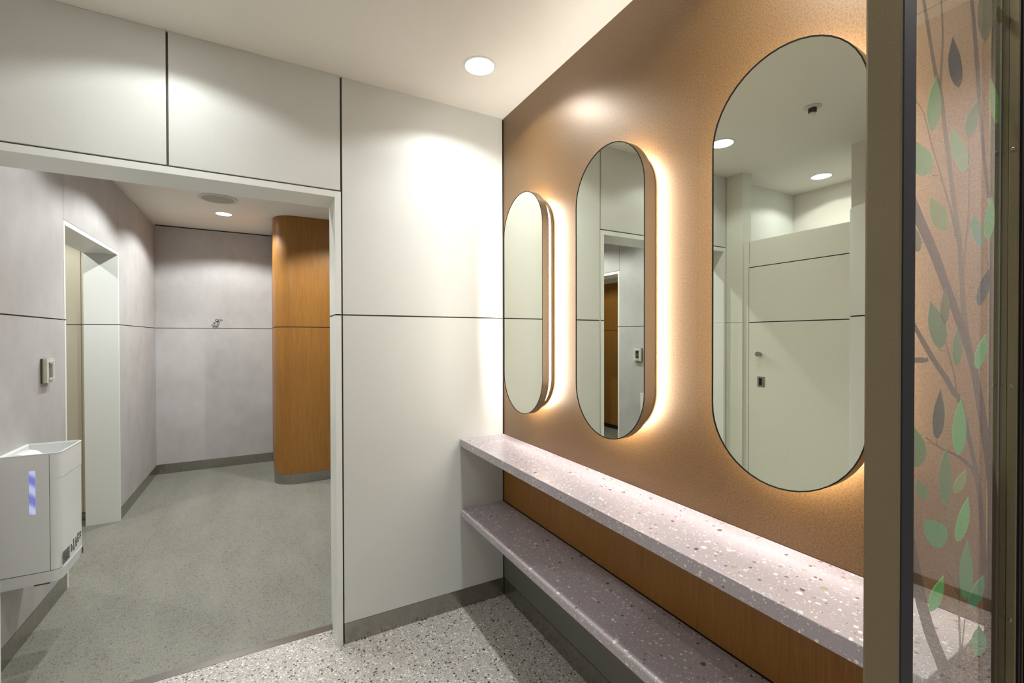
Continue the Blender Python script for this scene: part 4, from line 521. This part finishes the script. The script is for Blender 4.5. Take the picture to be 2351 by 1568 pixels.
BRANCHES=[[0,[[[-0.455,1.599],[-0.426,1.609]],[[-0.447,1.591],[-0.418,1.601]],[[-0.439,1.583],[-0.41,1.592]],[[-0.431,1.574],[-0.401,1.584]],[[-0.421,1.566],[-0.392,1.575]],[[-0.41,1.557],[-0.382,1.566]],[[-0.399,1.548],[-0.371,1.557]],[[-0.387,1.538],[-0.358,1.546]],[[-0.374,1.527],[-0.346,1.535]],[[-0.36,1.514],[-0.331,1.521]],[[-0.344,1.498],[-0.316,1.505]],[[-0.329,1.482],[-0.301,1.488]],[[-0.315,1.468],[-0.287,1.474]],[[-0.303,1.456],[-0.275,1.462]],[[-0.292,1.446],[-0.265,1.451]],[[-0.283,1.436],[-0.255,1.441]],[[-0.273,1.427],[-0.246,1.431]],[[-0.264,1.417],[-0.237,1.42]],[[-0.256,1.407],[-0.229,1.41]],[[-0.248,1.398],[-0.221,1.401]],[[-0.241,1.389],[-0.214,1.392]],[[-0.236,1.382],[-0.208,1.384]],[[-0.231,1.376],[-0.203,1.378]],[[-0.226,1.369],[-0.198,1.371]],[[-0.221,1.36],[-0.192,1.361]],[[-0.214,1.346],[-0.184,1.346]],[[-0.206,1.328],[-0.174,1.329]],[[-0.198,1.31],[-0.164,1.31]],[[-0.191,1.292],[-0.155,1.291]],[[-0.183,1.275],[-0.147,1.273]],[[-0.176,1.257],[-0.139,1.255]],[[-0.169,1.24],[-0.132,1.237]],[[-0.162,1.222],[-0.125,1.219]],[[-0.157,1.205],[-0.117,1.201]],[[-0.152,1.189],[-0.11,1.184]],[[-0.148,1.171],[-0.103,1.165]],[[-0.144,1.15],[-0.097,1.143]],[[-0.141,1.126],[-0.091,1.118]],[[-0.138,1.1],[-0.085,1.089]],[[-0.136,1.072],[-0.079,1.059]],[[-0.134,1.044],[-0.074,1.03]],[[-0.133,1.017],[-0.07,1.001]],[[-0.133,0.99],[-0.066,0.972]],[[-0.132,0.964],[-0.062,0.943]],[[-0.132,0.939],[-0.059,0.916]],[[-0.132,0.917],[-0.056,0.891]],[[-0.133,0.896],[-0.053,0.868]],[[-0.134,0.876],[-0.051,0.846]],[[-0.134,0.856],[-0.048,0.824]]]],[1,[[[-0.395,1.851],[-0.385,1.855]],[[-0.39,1.839],[-0.38,1.843]],[[-0.385,1.827],[-0.374,1.831]],[[-0.38,1.815],[-0.369,1.819]],[[-0.375,1.804],[-0.364,1.808]],[[-0.37,1.792],[-0.359,1.797]],[[-0.365,1.781],[-0.353,1.785]],[[-0.36,1.771],[-0.348,1.775]],[[-0.356,1.762],[-0.343,1.766]],[[-0.351,1.755],[-0.339,1.76]],[[-0.348,1.751],[-0.335,1.756]],[[-0.344,1.747],[-0.331,1.752]],[[-0.34,1.74],[-0.326,1.745]],[[-0.337,1.731],[-0.322,1.735]],[[-0.333,1.72],[-0.319,1.724]],[[-0.329,1.707],[-0.315,1.711]],[[-0.325,1.695],[-0.311,1.699]],[[-0.321,1.682],[-0.306,1.685]],[[-0.317,1.667],[-0.301,1.671]],[[-0.312,1.653],[-0.296,1.657]],[[-0.307,1.639],[-0.291,1.642]],[[-0.302,1.624],[-0.285,1.627]],[[-0.297,1.608],[-0.28,1.612]],[[-0.292,1.594],[-0.274,1.597]],[[-0.287,1.581],[-0.269,1.584]],[[-0.284,1.572],[-0.265,1.575]],[[-0.281,1.566],[-0.262,1.569]],[[-0.279,1.559],[-0.26,1.562]],[[-0.276,1.55],[-0.257,1.553]],[[-0.273,1.537],[-0.254,1.539]],[[-0.27,1.521],[-0.251,1.523]],[[-0.267,1.504],[-0.247,1.506]],[[-0.264,1.489],[-0.245,1.49]],[[-0.262,1.475],[-0.242,1.476]],[[-0.26,1.461],[-0.24,1.463]],[[-0.258,1.449],[-0.238,1.45]],[[-0.256,1.436],[-0.234,1.438]],[[-0.252,1.425],[-0.23,1.427]],[[-0.247,1.415],[-0.226,1.416]],[[-0.242,1.404],[-0.22,1.406]],[[-0.237,1.394],[-0.215,1.395]]]],[1,[[[-0.337,1.872],[-0.331,1.874]],[[-0.336,1.862],[-0.33,1.865]],[[-0.335,1.853],[-0.328,1.855]],[[-0.333,1.843],[-0.327,1.846]],[[-0.333,1.835],[-0.326,1.837]],[[-0.332,1.829],[-0.325,1.831]],[[-0.332,1.823],[-0.325,1.826]],[[-0.332,1.818],[-0.325,1.82]],[[-0.332,1.812],[-0.325,1.814]],[[-0.333,1.803],[-0.326,1.805]],[[-0.334,1.794],[-0.326,1.796]],[[-0.336,1.784],[-0.327,1.786]],[[-0.337,1.775],[-0.328,1.777]],[[-0.338,1.766],[-0.329,1.769]],[[-0.34,1.758],[-0.33,1.761]],[[-0.341,1.751],[-0.332,1.753]],[[-0.343,1.743],[-0.333,1.745]]]],[1,[[[-0.426,1.719],[-0.424,1.72]],[[-0.417,1.715],[-0.415,1.717]],[[-0.407,1.712],[-0.405,1.714]],[[-0.398,1.709],[-0.395,1.71]],[[-0.389,1.704],[-0.387,1.705]],[[-0.382,1.696],[-0.379,1.697]],[[-0.376,1.687],[-0.373,1.688]],[[-0.37,1.677],[-0.366,1.678]],[[-0.364,1.667],[-0.36,1.669]],[[-0.357,1.659],[-0.353,1.66]],[[-0.35,1.651],[-0.346,1.652]],[[-0.343,1.643],[-0.338,1.644]],[[-0.336,1.634],[-0.331,1.635]],[[-0.328,1.624],[-0.323,1.626]],[[-0.32,1.614],[-0.314,1.615]],[[-0.313,1.604],[-0.306,1.605]],[[-0.307,1.595],[-0.299,1.597]],[[-0.302,1.589],[-0.294,1.591]],[[-0.298,1.584],[-0.29,1.586]],[[-0.295,1.579],[-0.286,1.581]],[[-0.292,1.574],[-0.283,1.576]],[[-0.289,1.569],[-0.28,1.571]],[[-0.286,1.564],[-0.277,1.565]],[[-0.284,1.558],[-0.274,1.56]],[[-0.281,1.552],[-0.272,1.554]]]],[0,[[[-0.232,1.91],[-0.219,1.915]],[[-0.23,1.9],[-0.216,1.906]],[[-0.227,1.891],[-0.213,1.897]],[[-0.225,1.882],[-0.21,1.887]],[[-0.222,1.871],[-0.207,1.877]],[[-0.22,1.86],[-0.204,1.866]],[[-0.217,1.849],[-0.201,1.854]],[[-0.215,1.836],[-0.198,1.841]],[[-0.212,1.821],[-0.194,1.827]],[[-0.208,1.804],[-0.191,1.809]],[[-0.204,1.784],[-0.187,1.789]],[[-0.2,1.764],[-0.184,1.769]],[[-0.196,1.746],[-0.18,1.75]],[[-0.191,1.729],[-0.176,1.733]],[[-0.187,1.713],[-0.171,1.717]],[[-0.182,1.698],[-0.167,1.702]],[[-0.177,1.683],[-0.163,1.687]],[[-0.173,1.669],[-0.158,1.672]],[[-0.168,1.655],[-0.153,1.658]],[[-0.163,1.641],[-0.148,1.644]],[[-0.158,1.627],[-0.143,1.63]]]],[1,[[[-0.239,1.725],[-0.236,1.726]],[[-0.237,1.707],[-0.234,1.707]],[[-0.236,1.688],[-0.231,1.689]],[[-0.234,1.67],[-0.23,1.671]],[[-0.233,1.652],[-0.228,1.653]],[[-0.233,1.634],[-0.228,1.635]],[[-0.234,1.617],[-0.228,1.618]],[[-0.235,1.601],[-0.229,1.602]],[[-0.236,1.586],[-0.23,1.587]],[[-0.238,1.574],[-0.231,1.574]],[[-0.241,1.563],[-0.234,1.563]],[[-0.244,1.553],[-0.236,1.553]],[[-0.246,1.543],[-0.238,1.544]],[[-0.248,1.534],[-0.24,1.535]],[[-0.251,1.526],[-0.242,1.527]],[[-0.253,1.519],[-0.243,1.519]],[[-0.255,1.511],[-0.245,1.512]]]],[1,[[[-0.202,1.604],[-0.2,1.604]],[[-0.205,1.601],[-0.202,1.601]],[[-0.208,1.598],[-0.205,1.598]],[[-0.211,1.595],[-0.208,1.595]],[[-0.214,1.591],[-0.211,1.591]],[[-0.217,1.587],[-0.214,1.587]],[[-0.22,1.583],[-0.216,1.583]],[[-0.222,1.579],[-0.218,1.579]],[[-0.225,1.575],[-0.221,1.575]]]],[0,[[[-0.441,1.443],[-0.432,1.446]],[[-0.422,1.428],[-0.411,1.431]],[[-0.402,1.412],[-0.39,1.415]],[[-0.382,1.396],[-0.369,1.4]],[[-0.365,1.383],[-0.35,1.386]],[[-0.35,1.373],[-0.336,1.376]],[[-0.337,1.364],[-0.323,1.368]],[[-0.327,1.358],[-0.312,1.361]],[[-0.317,1.351],[-0.302,1.355]],[[-0.309,1.345],[-0.293,1.348]],[[-0.303,1.34],[-0.287,1.343]],[[-0.297,1.335],[-0.281,1.338]],[[-0.291,1.33],[-0.276,1.334]],[[-0.284,1.326],[-0.271,1.331]],[[-0.278,1.324],[-0.265,1.329]],[[-0.273,1.322],[-0.258,1.325]],[[-0.268,1.317],[-0.251,1.318]],[[-0.261,1.308],[-0.244,1.308]],[[-0.253,1.295],[-0.236,1.295]],[[-0.245,1.282],[-0.228,1.282]],[[-0.237,1.268],[-0.221,1.268]],[[-0.23,1.256],[-0.213,1.255]],[[-0.223,1.243],[-0.205,1.242]],[[-0.216,1.23],[-0.198,1.229]],[[-0.21,1.217],[-0.191,1.216]],[[-0.205,1.206],[-0.185,1.204]],[[-0.2,1.195],[-0.18,1.193]],[[-0.196,1.184],[-0.176,1.182]],[[-0.192,1.171],[-0.171,1.168]],[[-0.187,1.155],[-0.166,1.152]],[[-0.182,1.138],[-0.16,1.134]],[[-0.177,1.119],[-0.155,1.115]],[[-0.173,1.101],[-0.151,1.097]],[[-0.171,1.084],[-0.148,1.079]],[[-0.17,1.067],[-0.146,1.062]],[[-0.169,1.05],[-0.145,1.044]],[[-0.167,1.032],[-0.143,1.025]],[[-0.164,1.011],[-0.139,1.005]],[[-0.161,0.99],[-0.135,0.983]],[[-0.158,0.968],[-0.132,0.96]],[[-0.155,0.946],[-0.128,0.938]],[[-0.154,0.925],[-0.126,0.916]],[[-0.152,0.904],[-0.125,0.895]],[[-0.152,0.883],[-0.123,0.873]],[[-0.151,0.862],[-0.122,0.851]]]],[1,[[[-0.334,1.436],[-0.332,1.437]],[[-0.331,1.432],[-0.328,1.433]],[[-0.328,1.428],[-0.325,1.428]],[[-0.324,1.423],[-0.322,1.424]],[[-0.321,1.419],[-0.318,1.419]],[[-0.318,1.414],[-0.315,1.414]],[[-0.315,1.409],[-0.312,1.409]],[[-0.312,1.403],[-0.308,1.403]],[[-0.308,1.395],[-0.304,1.396]],[[-0.302,1.386],[-0.297,1.386]],[[-0.295,1.375],[-0.289,1.375]],[[-0.287,1.364],[-0.282,1.364]],[[-0.282,1.354],[-0.276,1.354]],[[-0.28,1.347],[-0.273,1.347]],[[-0.279,1.342],[-0.272,1.341]],[[-0.278,1.337],[-0.271,1.336]],[[-0.278,1.331],[-0.27,1.331]]]],[0,[[[-0.376,1.277],[-0.374,1.278]],[[-0.37,1.274],[-0.368,1.275]],[[-0.363,1.271],[-0.361,1.272]],[[-0.357,1.268],[-0.355,1.269]],[[-0.35,1.265],[-0.348,1.266]],[[-0.343,1.262],[-0.34,1.264]],[[-0.336,1.259],[-0.333,1.261]],[[-0.328,1.256],[-0.325,1.258]],[[-0.32,1.253],[-0.317,1.255]],[[-0.311,1.25],[-0.308,1.252]],[[-0.302,1.247],[-0.299,1.25]],[[-0.293,1.245],[-0.29,1.247]],[[-0.284,1.242],[-0.28,1.245]],[[-0.275,1.239],[-0.27,1.241]],[[-0.266,1.235],[-0.26,1.238]],[[-0.257,1.232],[-0.25,1.234]],[[-0.248,1.228],[-0.241,1.231]],[[-0.241,1.225],[-0.233,1.227]],[[-0.234,1.221],[-0.225,1.223]],[[-0.227,1.217],[-0.217,1.219]],[[-0.221,1.214],[-0.21,1.215]],[[-0.216,1.21],[-0.204,1.211]],[[-0.21,1.205],[-0.198,1.206]],[[-0.205,1.201],[-0.193,1.201]],[[-0.201,1.197],[-0.188,1.197]],[[-0.198,1.192],[-0.184,1.192]],[[-0.195,1.188],[-0.181,1.187]],[[-0.193,1.183],[-0.179,1.182]],[[-0.191,1.179],[-0.177,1.178]]]],[1,[[[-0.314,1.177],[-0.311,1.177]],[[-0.313,1.173],[-0.311,1.173]],[[-0.313,1.17],[-0.31,1.169]],[[-0.312,1.166],[-0.309,1.166]],[[-0.311,1.162],[-0.308,1.162]],[[-0.31,1.158],[-0.307,1.158]],[[-0.309,1.154],[-0.305,1.153]],[[-0.308,1.149],[-0.303,1.148]],[[-0.305,1.144],[-0.301,1.143]],[[-0.302,1.138],[-0.298,1.138]],[[-0.298,1.132],[-0.294,1.132]],[[-0.294,1.126],[-0.289,1.126]],[[-0.29,1.121],[-0.285,1.12]],[[-0.286,1.116],[-0.282,1.115]],[[-0.283,1.112],[-0.278,1.111]],[[-0.281,1.108],[-0.275,1.107]],[[-0.278,1.102],[-0.272,1.101]],[[-0.275,1.095],[-0.269,1.094]],[[-0.273,1.087],[-0.266,1.086]],[[-0.27,1.079],[-0.264,1.078]],[[-0.268,1.071],[-0.262,1.07]],[[-0.266,1.066],[-0.259,1.064]],[[-0.264,1.061],[-0.257,1.059]],[[-0.263,1.055],[-0.255,1.053]],[[-0.262,1.046],[-0.254,1.044]],[[-0.261,1.033],[-0.253,1.031]],[[-0.26,1.017],[-0.252,1.015]],[[-0.26,1.001],[-0.252,0.998]],[[-0.259,0.986],[-0.251,0.984]],[[-0.258,0.975],[-0.249,0.972]],[[-0.257,0.965],[-0.248,0.962]],[[-0.256,0.956],[-0.246,0.953]],[[-0.255,0.946],[-0.244,0.943]],[[-0.254,0.935],[-0.242,0.931]],[[-0.253,0.924],[-0.24,0.919]],[[-0.252,0.912],[-0.238,0.907]],[[-0.251,0.9],[-0.236,0.894]]]],[1,[[[-0.232,1.008],[-0.227,1.007]],[[-0.233,1.003],[-0.228,1.001]],[[-0.235,0.998],[-0.23,0.996]],[[-0.236,0.992],[-0.231,0.991]],[[-0.238,0.986],[-0.233,0.984]],[[-0.24,0.979],[-0.235,0.977]],[[-0.242,0.971],[-0.236,0.969]],[[-0.245,0.963],[-0.238,0.961]],[[-0.246,0.957],[-0.24,0.954]],[[-0.248,0.951],[-0.241,0.949]],[[-0.249,0.947],[-0.242,0.944]],[[-0.25,0.943],[-0.243,0.94]],[[-0.251,0.939],[-0.244,0.936]]]],[0,[[[-0.435,1.152],[-0.405,1.148]],[[-0.429,1.136],[-0.399,1.131]],[[-0.424,1.12],[-0.392,1.115]],[[-0.418,1.104],[-0.386,1.099]],[[-0.413,1.09],[-0.379,1.084]],[[-0.407,1.077],[-0.374,1.071]],[[-0.402,1.065],[-0.368,1.059]],[[-0.397,1.054],[-0.363,1.048]],[[-0.391,1.043],[-0.357,1.037]],[[-0.385,1.032],[-0.351,1.026]],[[-0.379,1.021],[-0.344,1.015]],[[-0.372,1.01],[-0.337,1.004]],[[-0.365,0.999],[-0.329,0.993]],[[-0.357,0.988],[-0.322,0.982]],[[-0.349,0.977],[-0.313,0.971]],[[-0.341,0.966],[-0.304,0.959]],[[-0.334,0.955],[-0.296,0.948]],[[-0.327,0.945],[-0.288,0.937]],[[-0.321,0.936],[-0.281,0.926]],[[-0.315,0.926],[-0.275,0.916]],[[-0.309,0.916],[-0.268,0.906]]]],[0,[[[-0.436,1.378],[-0.435,1.385]],[[-0.423,1.378],[-0.422,1.385]],[[-0.409,1.377],[-0.408,1.384]],[[-0.395,1.377],[-0.395,1.384]],[[-0.384,1.376],[-0.385,1.384]],[[-0.377,1.377],[-0.379,1.383]],[[-0.372,1.377],[-0.375,1.383]],[[-0.369,1.378],[-0.372,1.383]],[[-0.366,1.378],[-0.368,1.383]]]],[1,[[[-0.321,1.09],[-0.319,1.091]],[[-0.315,1.086],[-0.312,1.087]],[[-0.309,1.082],[-0.306,1.082]],[[-0.303,1.078],[-0.299,1.078]],[[-0.297,1.073],[-0.292,1.074]],[[-0.292,1.068],[-0.286,1.068]],[[-0.286,1.063],[-0.28,1.063]],[[-0.282,1.058],[-0.275,1.058]],[[-0.278,1.053],[-0.27,1.053]],[[-0.274,1.049],[-0.267,1.048]],[[-0.271,1.045],[-0.264,1.043]],[[-0.269,1.04],[-0.261,1.039]],[[-0.266,1.036],[-0.259,1.035]]]],[1,[[[-0.357,1.627],[-0.357,1.629]],[[-0.339,1.63],[-0.339,1.631]]]],[1,[[[-0.32,1.558],[-0.321,1.559]],[[-0.287,1.57],[-0.288,1.57]]]],[1,[[[-0.404,1.533],[-0.404,1.534]],[[-0.365,1.536],[-0.365,1.537]]]],[1,[[[-0.333,1.394],[-0.331,1.395]],[[-0.33,1.393],[-0.329,1.394]],[[-0.328,1.392],[-0.326,1.393]],[[-0.325,1.391],[-0.323,1.392]],[[-0.321,1.39],[-0.32,1.392]],[[-0.317,1.39],[-0.316,1.391]],[[-0.312,1.39],[-0.312,1.391]],[[-0.308,1.389],[-0.307,1.39]],[[-0.303,1.389],[-0.303,1.39]]]],[1,[[[-0.194,1.514],[-0.194,1.515]],[[-0.181,1.515],[-0.181,1.516]],[[-0.166,1.516],[-0.167,1.518]],[[-0.154,1.518],[-0.155,1.519]],[[-0.146,1.522],[-0.15,1.522]],[[-0.148,1.528],[-0.152,1.528]],[[-0.156,1.536],[-0.159,1.535]],[[-0.166,1.543],[-0.169,1.543]],[[-0.175,1.551],[-0.178,1.55]]]],[1,[[[-0.368,1.268],[-0.368,1.269]],[[-0.352,1.266],[-0.352,1.267]]]],[1,[[[-0.342,1.272],[-0.339,1.271]],[[-0.341,1.27],[-0.338,1.27]],[[-0.34,1.268],[-0.338,1.268]],[[-0.34,1.266],[-0.337,1.266]],[[-0.339,1.265],[-0.336,1.265]],[[-0.337,1.263],[-0.335,1.263]],[[-0.336,1.261],[-0.334,1.261]],[[-0.334,1.259],[-0.332,1.26]],[[-0.333,1.258],[-0.331,1.258]]]],[1,[[[-0.308,1.129],[-0.307,1.129]],[[-0.293,1.122],[-0.292,1.123]]]],[1,[[[-0.223,0.948],[-0.226,0.95]],[[-0.206,0.949],[-0.209,0.951]]]]]

keys = sorted({c for c, _ in LEAVES}); bm = bmesh.new()
for c, pts in LEAVES:
    pts = [(min(max(x,-.4763),-.0995), z) for x, z in pts]
    try: prism(bm, [(x, -1.9162, z) for x, z in pts], (0,.0003,0), keys.index(c))
    except ValueError: pass
link('leaf_print', bm, [M['leaf_'+k] for k in keys], gl, o)
bm = bmesh.new()
for bi, (k, segs) in enumerate(BRANCHES):
    yy = -1.9156+.00003*bi; pr = None
    for (a_, b_) in segs:
        cl = lambda p: (min(max(p[0],-.4763),-.0995), min(p[1],PT-.01))
        v = (bm.verts.new((cl(a_)[0], yy, cl(a_)[1])), bm.verts.new((cl(b_)[0], yy, cl(b_)[1])))
        if pr: bm.faces.new((pr[0], v[0], v[1], pr[1])).material_index = k
        pr = v
link('branch_print', bm, [M['leaf_br0'], M['leaf_br1']], gl, o)
for ob in D.objects:
    if '_o' in ob: del ob['_o']
